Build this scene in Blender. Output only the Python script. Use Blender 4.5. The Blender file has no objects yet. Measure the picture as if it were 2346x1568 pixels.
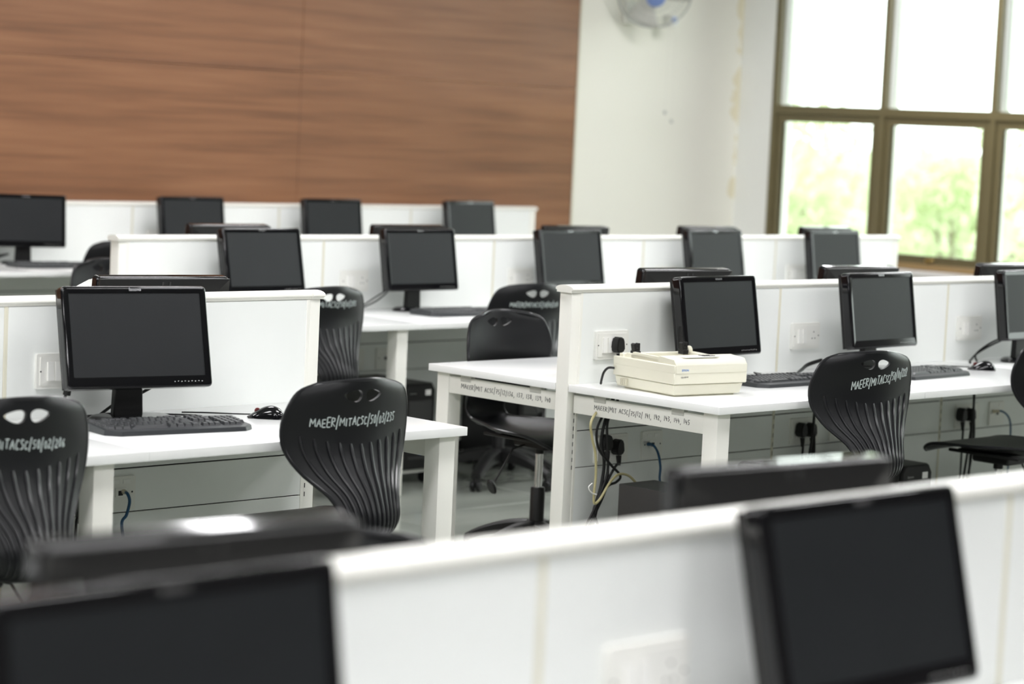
import bpy, bmesh, math, random
from mathutils import Vector, Matrix
random.seed(7)
PI = math.pi
scene = bpy.context.scene
COL = scene.collection

# ------------------------------------------------------------------ camera, world, exposure
F_PX, YAW, PITCH, ROLL, CAM_H = 5442.69, 0.7809, 0.0906, -0.0458, 1.6148
IW, IH = 2346, 1568
fwd = Vector((math.sin(YAW)*math.cos(PITCH), math.cos(YAW)*math.cos(PITCH), -math.sin(PITCH)))
rgt = Vector((math.cos(YAW), -math.sin(YAW), 0)); dwn = fwd.cross(rgt)
r2 = rgt*math.cos(ROLL)+dwn*math.sin(ROLL); d2 = -rgt*math.sin(ROLL)+dwn*math.cos(ROLL)
cam = bpy.data.cameras.new('camera'); camo = bpy.data.objects.new('camera', cam); COL.objects.link(camo)
cam.sensor_width = 36; cam.lens = F_PX/IW*36; cam.clip_start = .05; cam.clip_end = 400
m = Matrix.Identity(4)
for i in range(3):
    m[i][0] = r2[i]; m[i][1] = -d2[i]; m[i][2] = -fwd[i]
m[2][3] = CAM_H
camo.matrix_world = m
cam.dof.use_dof = True; cam.dof.focus_distance = 7.3; cam.dof.aperture_fstop = 2.7
scene.camera = camo
w = bpy.data.worlds.new('sky'); scene.world = w; w.use_nodes = True
SKY = 5.5
bg = w.node_tree.nodes['Background']; bg.inputs[0].default_value = (.95, .99, 1, 1); bg.inputs[1].default_value = SKY
LAMP = 24.0
scene.view_settings.view_transform = 'Standard'; scene.view_settings.look = 'None'
scene.view_settings.gamma = 1; scene.view_settings.use_curve_mapping = False
scene.view_settings.exposure = 0.0
scene.cycles.use_denoising = True
scene.cycles.max_bounces = 10; scene.cycles.diffuse_bounces = 6; scene.cycles.transparent_max_bounces = 16
scene.cycles.caustics_reflective = False; scene.cycles.caustics_refractive = False
scene.cycles.sample_clamp_indirect = 8

def ray(u, v): return (r2*((u-IW/2)/F_PX) + d2*((v-IH/2)/F_PX) + fwd)
def at(u, v, axis, val):            # the point of a real plane seen at a pixel of the photograph
    d = ray(u, v); c = Vector((0, 0, CAM_H)); t = (val-c[axis])/d[axis]; return c+d*t

# ------------------------------------------------------------------ room constants
Y0, Y1, Y2, Y3 = 2.116, 5.557, 8.189, 11.152        # near faces of the partitions
PT = .062                                            # partition thickness
CAPZ, DZ, DTH, DW = 1.088, .75, .025, .673
XW, YB, CEIL = 13.4, 11.25, 3.35
XLW, YF = -4.2, -3.2

# ------------------------------------------------------------------ materials
def mat(name, col, rough=.5, metal=0, spec=.5, coat=0, noise=0, nscale=20, bump=0, bscale=200, trans=0):
    m = bpy.data.materials.new(name); m.use_nodes = True; nt = m.node_tree; b = nt.nodes['Principled BSDF']
    b.inputs['Base Color'].default_value = (*col, 1); b.inputs['Roughness'].default_value = rough
    b.inputs['Metallic'].default_value = metal; b.inputs['Specular IOR Level'].default_value = spec
    b.inputs['Coat Weight'].default_value = coat; b.inputs['Coat Roughness'].default_value = .08
    tc = nt.nodes.new('ShaderNodeTexCoord')
    if noise:
        n = nt.nodes.new('ShaderNodeTexNoise'); n.inputs['Scale'].default_value = nscale; n.inputs['Detail'].default_value = 4
        nt.links.new(tc.outputs['Object'], n.inputs['Vector'])
        mx = nt.nodes.new('ShaderNodeMix'); mx.data_type = 'RGBA'
        mx.inputs[6].default_value = (*[c*(1-noise) for c in col], 1); mx.inputs[7].default_value = (*[min(1, c*(1+noise)) for c in col], 1)
        nt.links.new(n.outputs['Fac'], mx.inputs[0]); nt.links.new(mx.outputs[2], b.inputs['Base Color'])
    if bump:
        n = nt.nodes.new('ShaderNodeTexNoise'); n.inputs['Scale'].default_value = bscale; n.inputs['Detail'].default_value = 2
        nt.links.new(tc.outputs['Object'], n.inputs['Vector'])
        bp = nt.nodes.new('ShaderNodeBump'); bp.inputs['Strength'].default_value = bump; bp.inputs['Distance'].default_value = .002
        nt.links.new(n.outputs['Fac'], bp.inputs['Height']); nt.links.new(bp.outputs[0], b.inputs['Normal'])
    return m
M = {}
M['laminate'] = mat('laminate', (.80, .82, .80), .38, noise=.015, nscale=6)
M['cream'] = mat('cream_metal', (.82, .815, .76), .4, noise=.02, nscale=5)
M['trim'] = mat('cream_trim', (.68, .66, .54), .4)
M['worktop'] = mat('worktop', (.86, .87, .86), .16, noise=.012, nscale=4)
M['core'] = mat('dark_core', (.03, .03, .03), .8)
M['plate'] = mat('switch_plastic', (.80, .80, .76), .3)
M['switch'] = mat('switch_white', (.88, .88, .85), .25)
M['shell'] = mat('chair_plastic', (.0065, .007, .008), .34, spec=.3, bump=.25, bscale=700, noise=.1, nscale=3)
M['rib'] = mat('chair_rib', (.009, .0095, .011), .28, spec=.4)
M['blackpl'] = mat('black_plastic', (.009, .009, .009), .45, spec=.35)
M['gloss'] = mat('gloss_black', (.004, .004, .005), .06, spec=.5)
M['bodygrey'] = mat('matt_black', (.010, .010, .010), .38, spec=.35, bump=.1, bscale=500)
M['screen'] = mat('lcd', (.011, .0125, .014), .42, spec=.3, noise=.15, nscale=9)
M['kb'] = mat('keyboard_plastic', (.028, .031, .034), .35, bump=.1)
M['key'] = mat('key_plastic', (.03, .032, .035), .32)
M['chrome'] = mat('chrome', (.75, .75, .75), .12, metal=1)
M['steel'] = mat('dull_steel', (.45, .45, .45), .3, metal=1)
M['silverlogo'] = mat('logo_silver', (.7, .7, .72), .2, metal=.8)
M['case'] = mat('case_black', (.03, .030, .030), .45)
M['sticker'] = mat('sticker', (.8, .8, .78), .5)
M['blue'] = mat('blue_cable', (.008, .07, .16), .4)
M['blues'] = mat('blue_badge', (.1, .25, .6), .3)
M['yellow'] = mat('yellowed_cable', (.42, .38, .2), .45)
M['ivory'] = mat('ivory_boot', (.6, .55, .42), .5)
M['beige'] = mat('printer_beige', (.74, .72, .60), .42, noise=.03, nscale=8)
M['beiged'] = mat('printer_dark_beige', (.62, .60, .49), .45)  # darker beige of the well floor, knob and vent
M['marker'] = mat('black_marker', (.01, .01, .012), .6)
M['chalk'] = mat('white_marker', (.50, .56, .55), .6)
M['bronze'] = mat('bronze_frame', (.155, .128, .062), .42, noise=.06, nscale=5)
M['brown'] = mat('sill_brown', (.30, .20, .09), .45)
M['alu'] = mat('alu_grey', (.78, .79, .76), .4)
M['brass'] = mat('brass', (.6, .42, .15), .3, metal=.9)
M['fanblue'] = mat('fan_blue', (.22, .33, .68), .3)
M['fanwhite'] = mat('fan_white', (.78, .78, .74), .3)
M['fangrey'] = mat('fan_grey', (.5, .52, .5), .35)
M['ceil'] = mat('ceiling', (.45, .45, .44), .8, noise=.02, nscale=3)
M['alu2'] = mat('pale_grey_plastic', (.42, .43, .40), .4)
M['stone'] = mat('sill_stone', (.78, .76, .74), .3)
M['leaf'] = mat('leaf', (.58, .65, .44), .6, noise=.12, nscale=.3)  # both leaf colours are paled to carry outdoor haze and overexposure
M['leafp'] = mat('leaf_haze_pale', (.66, .69, .54), .6, noise=.1, nscale=.4)
M['bark'] = mat('bark', (.22, .18, .13), .8, noise=.2)
M['grass'] = mat('grass', (.26, .30, .18), .9, noise=.2, nscale=.5)
M['clear'] = mat('clear_clip', (.5, .5, .46), .2)

for k_ in ('leaf', 'leafp'):
    nt_ = M[k_].node_tree; b_ = nt_.nodes['Principled BSDF']; o_ = nt_.nodes['Material Output']; t_ = nt_.nodes.new('ShaderNodeBsdfTranslucent'); x_ = nt_.nodes.new('ShaderNodeMixShader')
    t_.inputs[0].default_value = (.66, .72, .50, 1) if k_ == 'leaf' else (.72, .74, .60, 1); x_.inputs[0].default_value = .5
    nt_.links.new(b_.outputs[0], x_.inputs[1]); nt_.links.new(t_.outputs[0], x_.inputs[2]); nt_.links.new(x_.outputs[0], o_.inputs[0])
def nodes(m): return m.node_tree, m.node_tree.nodes, m.node_tree.links
# glass pane: thin, clear, lightly reflective
g = bpy.data.materials.new('window_glass'); g.use_nodes = True; nt, N, L = nodes(g)
for n in list(N): N.remove(n)
out = N.new('ShaderNodeOutputMaterial'); mx = N.new('ShaderNodeMixShader'); tr = N.new('ShaderNodeBsdfTransparent'); gl = N.new('ShaderNodeBsdfGlossy')
gl.inputs['Roughness'].default_value = .02; fr = N.new('ShaderNodeFresnel'); fr.inputs[0].default_value = 1.45
tr.inputs[0].default_value = (.95, .98, .95, 1)
L.new(fr.outputs[0], mx.inputs[0]); L.new(tr.outputs[0], mx.inputs[1]); L.new(gl.outputs[0], mx.inputs[2]); L.new(mx.outputs[0], out.inputs[0]); M['glass'] = g
# lamp diffuser
g = bpy.data.materials.new('lamp_diffuser'); g.use_nodes = True; b = g.node_tree.nodes['Principled BSDF']
b.inputs['Emission Color'].default_value = (.995, .985, 1, 1); b.inputs['Emission Strength'].default_value = LAMP; M['lamp'] = g
# wood laminate with long horizontal grain
g = mat('walnut_laminate', (.3, .15, .08), .36, spec=.5); nt, N, L = nodes(g); b = N['Principled BSDF']; tc = N['Texture Coordinate']
def stretched(sx, sy, sz, scale, detail, dist=0):
    mp = N.new('ShaderNodeMapping'); mp.inputs['Scale'].default_value = (sx, sy, sz); L.new(tc.outputs['Object'], mp.inputs[0])
    n = N.new('ShaderNodeTexNoise'); n.inputs['Scale'].default_value = scale; n.inputs['Detail'].default_value = detail; n.inputs['Distortion'].default_value = dist
    L.new(mp.outputs[0], n.inputs['Vector']); return n
n1 = stretched(.7, 1, 13, 1.0, 6, .4); n2 = stretched(1.6, 1, 60, 1.0, 5, .2); n3 = stretched(.4, 1, 3.2, 1, 2)
a1 = N.new('ShaderNodeMath'); a1.operation = 'MULTIPLY_ADD'; a1.inputs[1].default_value = .55; L.new(n1.outputs[0], a1.inputs[0])
m2 = N.new('ShaderNodeMath'); m2.operation = 'MULTIPLY'; m2.inputs[1].default_value = .27; L.new(n2.outputs[0], m2.inputs[0]); L.new(m2.outputs[0], a1.inputs[2])
a2 = N.new('ShaderNodeMath'); a2.operation = 'MULTIPLY_ADD'; a2.inputs[1].default_value = .22; L.new(n3.outputs[0], a2.inputs[0]); L.new(a1.outputs[0], a2.inputs[2])
cr = N.new('ShaderNodeValToRGB'); cr.color_ramp.elements[0].position = .34; cr.color_ramp.elements[0].color = (.150, .065, .031, 1)
cr.color_ramp.elements[1].position = .68; cr.color_ramp.elements[1].color = (.310, .145, .070, 1)
e = cr.color_ramp.elements.new(.50); e.color = (.230, .102, .048, 1)
L.new(a2.outputs[0], cr.inputs[0]); L.new(cr.outputs[0], b.inputs['Base Color']); M['wood'] = g
# painted wall with peeled patches by the corner
g = mat('wall_paint', (.86, .85, .78), .7); nt, N, L = nodes(g); b = N['Principled BSDF']; tc = N['Texture Coordinate']
geo = N.new('ShaderNodeNewGeometry'); sep = N.new('ShaderNodeSeparateXYZ'); L.new(geo.outputs['Position'], sep.inputs[0])
nz = N.new('ShaderNodeTexNoise'); nz.inputs['Scale'].default_value = 5; nz.inputs['Detail'].default_value = 5; L.new(geo.outputs['Position'], nz.inputs['Vector'])
def mth(op, a, bb, c=None):
    n = N.new('ShaderNodeMath'); n.operation = op
    for i, x in enumerate((a, bb, c)):
        if x is None: continue
        if isinstance(x, (int, float)): n.inputs[i].default_value = x
        else: L.new(x, n.inputs[i])
    return n.outputs[0]
near = mth('SUBTRACT', mth('MULTIPLY_ADD', sep.outputs[0], 1.0, 0), XW-.16)       # > 0 in the strip beside the corner
msk = mth('GREATER_THAN', mth('MULTIPLY_ADD', nz.outputs[0], .9, mth('MULTIPLY', near, 1.6)), .70)
msk = mth('MULTIPLY', msk, mth('GREATER_THAN', near, 0))
mx = N.new('ShaderNodeMix'); mx.data_type = 'RGBA'; mx.inputs[6].default_value = (.86, .85, .77, 1); mx.inputs[7].default_value = (.78, .73, .56, 1)
L.new(msk, mx.inputs[0]); L.new(mx.outputs[2], b.inputs['Base Color']); M['wall'] = g
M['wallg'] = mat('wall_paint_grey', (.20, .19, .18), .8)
M['wall2'] = mat('wall_paint_white', (.88, .89, .87), .7, noise=.03, nscale=4)
# green-grey polished floor stone
g = mat('floor_stone', (.30, .335, .29), .13, spec=.5); nt, N, L = nodes(g); b = N['Principled BSDF']; tc = N['Texture Coordinate']
oi = N.new('ShaderNodeObjectInfo'); nz = N.new('ShaderNodeTexNoise'); nz.inputs['Scale'].default_value = 2.2; nz.inputs['Detail'].default_value = 6
mp = N.new('ShaderNodeMapping'); mp.inputs['Scale'].default_value = (.5, 1.6, 1); L.new(tc.outputs['Object'], mp.inputs[0])
L.new(oi.outputs['Random'], mp.inputs['Location']); L.new(mp.outputs[0], nz.inputs['Vector'])
cr = N.new('ShaderNodeValToRGB'); cr.color_ramp.elements[0].position = .3; cr.color_ramp.elements[0].color = (.22, .24, .21, 1)
cr.color_ramp.elements[1].position = .75; cr.color_ramp.elements[1].color = (.33, .35, .31, 1); L.new(nz.outputs[0], cr.inputs[0]); L.new(cr.outputs[0], b.inputs['Base Color']); M['floor'] = g

# ------------------------------------------------------------------ mesh helpers
class MB:
    def __init__(s): s.bm = bmesh.new(); s.fine = False
    def add(s, other, mtx=None):
        me = bpy.data.meshes.new('t'); other.to_mesh(me); other.free()
        if mtx: me.transform(mtx)
        s.bm.from_mesh(me); bpy.data.meshes.remove(me); return s
    def box(s, x0, y0, z0, x1, y1, z1, bev=0, seg=1, mtx=None):
        b = bmesh.new(); bmesh.ops.create_cube(b, size=1)
        for v in b.verts: v.co = Vector(((x0+x1)/2+v.co.x*(x1-x0), (y0+y1)/2+v.co.y*(y1-y0), (z0+z1)/2+v.co.z*(z1-z0)))
        if bev: bmesh.ops.bevel(b, geom=b.edges[:], offset=bev, segments=seg, affect='EDGES', profile=.6)
        return s.add(b, mtx)
    def prism(s, pts, z0, z1, axis='z', bev=0, seg=1, mtx=None, taper=None):
        """closed outline pts (2-D) extruded between z0 and z1 along the axis"""
        b = bmesh.new(); n = len(pts)
        def P(p, z):
            if axis == 'z': return (p[0], p[1], z)
            if axis == 'y': return (p[0], z, p[1])
            return (z, p[0], p[1])
        lo = [b.verts.new(P(p, z0)) for p in pts]; hi = [b.verts.new(P(p, z1)) for p in (taper or pts)]
        for i in range(n): b.faces.new((lo[i], lo[(i+1) % n], hi[(i+1) % n], hi[i]))
        b.faces.new(lo[::-1]); b.faces.new(hi)
        bmesh.ops.recalc_face_normals(b, faces=b.faces)
        if bev: bmesh.ops.bevel(b, geom=[e for e in b.edges], offset=bev, segments=seg, affect='EDGES')
        return s.add(b, mtx)
    def ring(s, outer, inner, y0, y1, axis='y', mtx=None):
        """frame between two outlines of the same point count"""
        b = bmesh.new(); n = len(outer)
        def P(p, z): return (p[0], z, p[1]) if axis == 'y' else ((p[0], p[1], z) if axis == 'z' else (z, p[0], p[1]))
        o0 = [b.verts.new(P(p, y0)) for p in outer]; o1 = [b.verts.new(P(p, y1)) for p in outer]
        i0 = [b.verts.new(P(p, y0)) for p in inner]; i1 = [b.verts.new(P(p, y1)) for p in inner]
        for i in range(n):
            j = (i+1) % n
            for q in ((o0[i], o0[j], o1[j], o1[i]), (i0[j], i0[i], i1[i], i1[j]), (o0[j], o0[i], i0[i], i0[j]), (o1[i], o1[j], i1[j], i1[i])): b.faces.new(q)
        bmesh.ops.recalc_face_normals(b, faces=b.faces)
        return s.add(b, mtx)
    def lathe(s, prof, n=20, mtx=None):
        b = bmesh.new(); rings = []
        for r, z in prof:
            rings.append([b.verts.new((r*math.cos(2*PI*k/n), r*math.sin(2*PI*k/n), z)) for k in range(n)] if r > 1e-6 else [b.verts.new((0, 0, z))])
        for a, c in zip(rings, rings[1:]):
            for k in range(n):
                j = (k+1) % n
                if len(a) == 1 and len(c) == 1: continue
                if len(a) == 1: b.faces.new((a[0], c[k], c[j]))
                elif len(c) == 1: b.faces.new((a[k], a[j], c[0]))
                else: b.faces.new((a[k], a[j], c[j], c[k]))
        for rr in (rings[0], rings[-1]):
            if len(rr) > 1: b.faces.new(rr)
        bmesh.ops.recalc_face_normals(b, faces=b.faces)
        return s.add(b, mtx)
    def tube(s, pts, r, n=8, closed=False, flat=None):
        pts = [Vector(p) for p in pts]; b = bmesh.new(); rings = []; N_ = len(pts)
        up = None
        for i, p in enumerate(pts):
            t = (pts[(i+1) % N_] if (closed or i < N_-1) else p) - (pts[i-1] if (closed or i > 0) else p)
            if t.length < 1e-9: t = Vector((0, 0, 1))
            t.normalize()
            if up is None: up = Vector((0, 0, 1)) if abs(t.z) < .9 else Vector((1, 0, 0))
            a = t.cross(up)
            if a.length < 1e-4: a = t.cross(Vector((1, .3, 0)))
            a.normalize(); up = a.cross(t).normalized()
            rr = r[i] if isinstance(r, (list, tuple)) else r
            rings.append([b.verts.new(p + (a*math.cos(2*PI*k/n)+up*math.sin(2*PI*k/n)*(flat or 1))*rr) for k in range(n)])
        for i in range(N_ if closed else N_-1):
            A, B = rings[i], rings[(i+1) % N_]
            for k in range(n): b.faces.new((A[k], A[(k+1) % n], B[(k+1) % n], B[k]))
        if not closed: b.faces.new(rings[0][::-1]); b.faces.new(rings[-1])
        bmesh.ops.recalc_face_normals(b, faces=b.faces)
        return s.add(b)
    def grid(s, P, close_u=False):
        b = bmesh.new(); V = [[b.verts.new(p) for p in row] for row in P]
        for i in range(len(P)-1):
            for j in range(len(P[0])-1): b.faces.new((V[i][j], V[i+1][j], V[i+1][j+1], V[i][j+1]))
        return s.add(b)
    def mesh(s, name, smooth=True, ang=40):
        me = bpy.data.meshes.new(name); s.bm.to_mesh(me); s.bm.free()
        if smooth:
            me.shade_smooth(); me.set_sharp_from_angle(angle=math.radians(ang))
        return me
    def build(s, name, material, parent=None, loc=None, smooth=True, ang=40):
        me = s.mesh(name, smooth, ang); me.materials.append(material)
        return put(name, me, parent, loc)
def put(name, me, parent=None, loc=None, rot=None):
    o = bpy.data.objects.new(name, me); COL.objects.link(o)
    if parent is not None: o.parent = parent
    if loc is not None: o.location = loc
    if rot is not None: o.rotation_euler = rot
    return o
def tag(o, label=None, cat=None, group=None, kind=None):
    if label: o['label'] = label
    if cat: o['category'] = cat
    if group: o['group'] = group
    if kind: o['kind'] = kind
    return o
def thing(name, label, cat, loc=(0, 0, 0), rz=0, group=None, kind=None):
    o = bpy.data.objects.new(name, None); COL.objects.link(o); o.location = loc; o.rotation_euler = (0, 0, rz); o.empty_display_size = .1
    return tag(o, label, cat, group, kind)
KIDS = {}
def kids(o): return [c for c in bpy.data.objects if c.parent == o]
def copy_tree(o, label=None, loc=None, rz=None, group=None):
    def cp(a, par):
        c = a.copy(); COL.objects.link(c); c.parent = par
        for ch in a.children: cp(ch, c)
        return c
    bpy.context.view_layer.update()
    c = cp(o, None)
    if label: c['label'] = label
    if group: c['group'] = group
    if loc is not None: c.location = loc
    if rz is not None: c.rotation_euler = (0, 0, rz)
    return c
def rrect(w, h, r, n=4, cx=0, cz=0):
    pts = []
    for (sx, sz, a0) in ((1, 1, 0), (-1, 1, PI/2), (-1, -1, PI), (1, -1, 1.5*PI)):
        for k in range(n+1):
            a = a0+PI/2*k/n; pts.append((cx+sx*(w/2-r)+r*math.cos(a), cz+sz*(h/2-r)+r*math.sin(a)))
    return pts
def font_mesh(text, size, depth, name='lettering'):
    cu = bpy.data.curves.new(name, 'FONT'); cu.body = text; cu.size = size; cu.extrude = depth; cu.align_x = 'CENTER'; cu.align_y = 'CENTER'; cu.resolution_u = 2
    o = bpy.data.objects.new(name, cu); COL.objects.link(o); bpy.context.view_layer.update()
    me = bpy.data.meshes.new_from_object(o.evaluated_get(bpy.context.evaluated_depsgraph_get())); bpy.data.objects.remove(o); return me

# hand-drawn letters as pen strokes in a unit box
G = {
 'M': (.75, [[(0, 0), (.05, 1), (.35, .35), (.65, 1), (.72, 0)]]), 'A': (.6, [[(0, 0), (.28, 1), (.55, 0)], [(.1, .4), (.48, .4)]]),
 'E': (.5, [[(.45, 1), (0, 1), (0, 0), (.45, 0)], [(0, .5), (.4, .5)]]), 'e': (.5, [[(.45, .95), (.1, 1), (.05, .6), (.35, .52), (.02, .45), (.05, .05), (.45, .05)]]),
 'R': (.55, [[(0, 0), (0, 1), (.42, .9), (.4, .6), (0, .5), (.5, 0)]]), '/': (.35, [[(0, -.35), (.22, 1.3)]]),
 'I': (.25, [[(.1, 0), (.1, 1)]]), 'T': (.55, [[(0, 1), (.5, 1)], [(.25, 1), (.25, 0)]]), 'C': (.48, [[(.42, .9), (.15, 1), (0, .5), (.12, 0), (.42, .1)]]),
 'S': (.45, [[(.4, .9), (.15, 1), (.02, .75), (.35, .4), (.3, .08), (0, 0)]]), '0': (.45, [[(.2, 1), (.02, .6), (.1, .05), (.3, .05), (.38, .6), (.2, 1)]]),
 '1': (.25, [[(.1, 1), (.1, 0)]]), '2': (.48, [[(.02, .8), (.2, 1), (.38, .75), (.05, .1), (0, 0), (.42, .03)]]), '3': (.45, [[(.02, .95), (.35, .9), (.12, .55), (.38, .3), (.2, 0), (0, .08)]]),
 '4': (.45, [[(.05, 1), (.02, .45), (.4, .45)], [(.3, .8), (.28, 0)]]), '5': (.48, [[(.42, 1), (.08, 1), (.05, .6), (.35, .5), (.3, .05), (0, .02)]]),
 '6': (.45, [[(.3, 1), (.02, .4), (.12, 0), (.36, .15), (.25, .45), (.05, .35)]]), '7': (.45, [[(.02, .95), (.4, 1), (.15, 0)], [(.08, .5), (.38, .5)]]),
 '8': (.45, [[(.2, .5), (.02, .8), (.2, 1), (.36, .8), (.02, .2), (.2, 0), (.38, .2), (.2, .5)]]), '9': (.45, [[(.36, .9), (.1, 1), (.03, .65), (.34, .6), (.36, .9), (.3, 0)]]),
 ',': (.3, [[(.12, .05), (.04, -.3)]]), ' ': (.3, []), '|': (.3, [[(.1, -.3), (.12, 1.3)]])}
def handwriting(text, mp, length, height, r, name, material, parent, seed=1):
    """mp(a, b) turns text coordinates in metres into a 3-D point"""
    rnd = random.Random(seed); tot = sum(G[c][0]+.16 for c in text); k = length/tot; x = 0; mb = MB()
    for c in text:
        wd, st = G[c]; s = rnd.uniform(.85, 1.12); dy = rnd.uniform(-.08, .08)
        for line in st:
            pts = []
            for (p, q) in zip(line, line[1:]):
                n = 3
                for i in range(n): pts.append((p[0]+(q[0]-p[0])*i/n, p[1]+(q[1]-p[1])*i/n))
            pts.append(line[-1])
            mb.tube([mp((x+px)*k, (py*s+dy)*height) for px, py in pts], r, 5)
        x += wd+.16
    return mb.build(name, material, parent)

# ------------------------------------------------------------------ room shell
floor = thing('floor', 'green-grey polished stone tile floor', 'floor', kind='structure')
MB().box(XLW, YF, -.12, XW, YB, -.006).build('floor_bed', M['core'], floor)
tm = MB().box(.002, .002, -.03, .998, .998, 0, .0015).mesh('tile'); tm.materials.append(M['floor'])
nx0 = math.floor(XLW); ty0 = 7.15-11
for i in range(18):
    for j in range(15):
        x, y = -4.6+i+.0, ty0+j+.0
        if x+1 > XW+.6 or y > YB: continue
        put('tile', tm, floor, (x, y, 0))
ceiling = tag(MB().box(XLW-.2, YF-.2, CEIL, XW+.2, YB+.2, CEIL+.15).build('ceiling', M['ceil']), 'plain off-white ceiling', 'ceiling', kind='structure')
wl = tag(MB().box(XLW-.2, YF, 0, XLW, YB, CEIL).build('wall_left', M['wallg']), 'plain painted side wall', 'wall', kind='structure')
wf = tag(MB().box(XLW-.2, YF-.2, 0, XW+.2, YF, CEIL).build('wall_front', M['wallg']), 'plain painted wall behind the viewer', 'wall', kind='structure')
wb = thing('wall_back', 'cream painted back wall with walnut panelling on its left part', 'wall', kind='structure')
MB().box(XLW-.2, YB+.03, 0, XW+.3, YB+.25, CEIL).build('plaster', M['wall'], wb)
# walnut panels, joint at x = 9.25, ending at x = 11.65
WX = [9.247-2.44*k for k in range(6)]
edges = [11.655, 9.247] + [9.247-2.44*k for k in range(1, 5)] + [XLW]
for a, b_ in zip(edges, edges[1:]):
    for z0, z1 in ((.02, 1.885), (1.885, CEIL-.01)):
        o = MB().box(b_+.0015, YB, z0+.0008, a-.0015, YB+.028, z1-.0008, .001).build('wood_panel', M['wood'], wb)
tag(MB().box(11.655, YB-.004, .02, 11.667, YB+.03, CEIL-.01).build('trim_1', M['trim']), 'thin cream edging strip beside the walnut panelling', 'trim', kind='structure')

# window wall: sill wall, head, pier, windows
WZ0, WZ1 = .765, 3.2
PIER = 10.97
bays = [PIER, 9.985-.02, 9.08, 8.19, 7.30, 6.41]
wr = thing('wall_right', 'painted window wall with a pale pier beside the corner', 'wall', kind='structure')
MB().box(XW, YF, 0, XW+.24, YB+.03, WZ0).build('sill_wall', M['wall2'], wr)
MB().box(XW, YF, WZ1, XW+.24, YB+.03, CEIL).build('head_wall', M['wall2'], wr)
MB().box(XW, PIER, WZ0, XW+.24, YB+.03, WZ1).build('pier', M['wall2'], wr)
MB().box(XW, YF, WZ0, XW+.24, 1.82, WZ1).build('pier', M['wallg'], wr)  # unseen solid dark stretch, added to darken reflections in the right-hand monitors
tag(MB().box(XW-.10, 1.82, WZ0-.04, XW+.02, PIER+.02, WZ0-.004, .004).build('trim_2', M['stone']), 'pale polished stone sill ledge under the windows', 'sill', kind='structure')
yends = [10.97, 10.01, 9.10]; y = 9.10
while y-.91 > 1.8: y -= .91; yends.append(y)
TR0, TR1 = 1.795, 1.856
for k, (ya, yb) in enumerate(zip(yends, yends[1:])):
    wn = thing('window_%d' % (k+1), 'bronze framed window bay with fixed top light and lower sash', 'window', kind='structure')
    f = MB(); f.box(XW-.005, ya-.045, WZ0, XW+.05, ya, WZ1, .003); f.box(XW-.005, yb, TR0, XW+.05, ya-.045, TR1, .003)
    f.box(XW-.005, yb, WZ1-.05, XW+.05, ya-.045, WZ1); f.ring([(yb-.01, WZ0), (ya-.03, WZ0), (ya-.03, TR0+.02), (yb-.01, TR0+.02)], [(yb+.035, WZ0+.075), (ya-.08, WZ0+.075), (ya-.08, TR0-.035), (yb+.035, TR0-.035)], XW+.043, XW+.06, 'x'); f.build('frame', M['bronze'], wn)
    MB().box(XW+.05, ya-.05, WZ0, XW+.16, ya-.005, WZ1, .003).build('outer_mullion', M['alu'], wn)
    MB().box(XW-.03, yb, WZ0-.004, XW+.05, ya-.045, WZ0+.038, .004).build('sill_board', M['brown'], wn)
    # opening sash, set back a little
    sx = XW+.012; s0, s1, za, zb = yb+.004, ya-.049, WZ0+.040, TR0-.002
    sw = .055
    s = MB(); s.ring([(s0, za), (s1, za), (s1, zb), (s0, zb)], [(s0+sw, za+sw), (s1-sw, za+sw), (s1-sw, zb-sw), (s0+sw, zb-sw)], sx, sx+.03, 'x')
    s.ring([(s0+sw-.012, za+sw-.012), (s1-sw+.012, za+sw-.012), (s1-sw+.012, zb-sw+.012), (s0+sw-.012, zb-sw+.012)], [(s0+sw, za+sw), (s1-sw, za+sw), (s1-sw, zb-sw), (s0+sw, zb-sw)], sx-.008, sx+.02, 'x')
    sash = s.build('sash', M['bronze'], wn)
    MB().box(sx+.012, s0+sw-.01, za+sw-.01, sx+.017, s1-sw+.01, zb-sw+.01).build('pane', M['glass'], sash)
    h = MB(); ym = (s0+s1)/2; h.box(sx-.03, ym-.012, za+.012, sx, ym+.012, za+.035, .002); h.box(sx-.035, ym-.055, za+.022, sx-.022, ym+.012, za+.034, .003); h.build('handle', M['brass'], sash)
    MB().box(XW+.10, yb-.005, TR1, XW+.106, ya-.04, WZ1-.05).build('pane', M['glass'], wn)
for o in kids(bpy.data.objects['window_1']): pass

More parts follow.
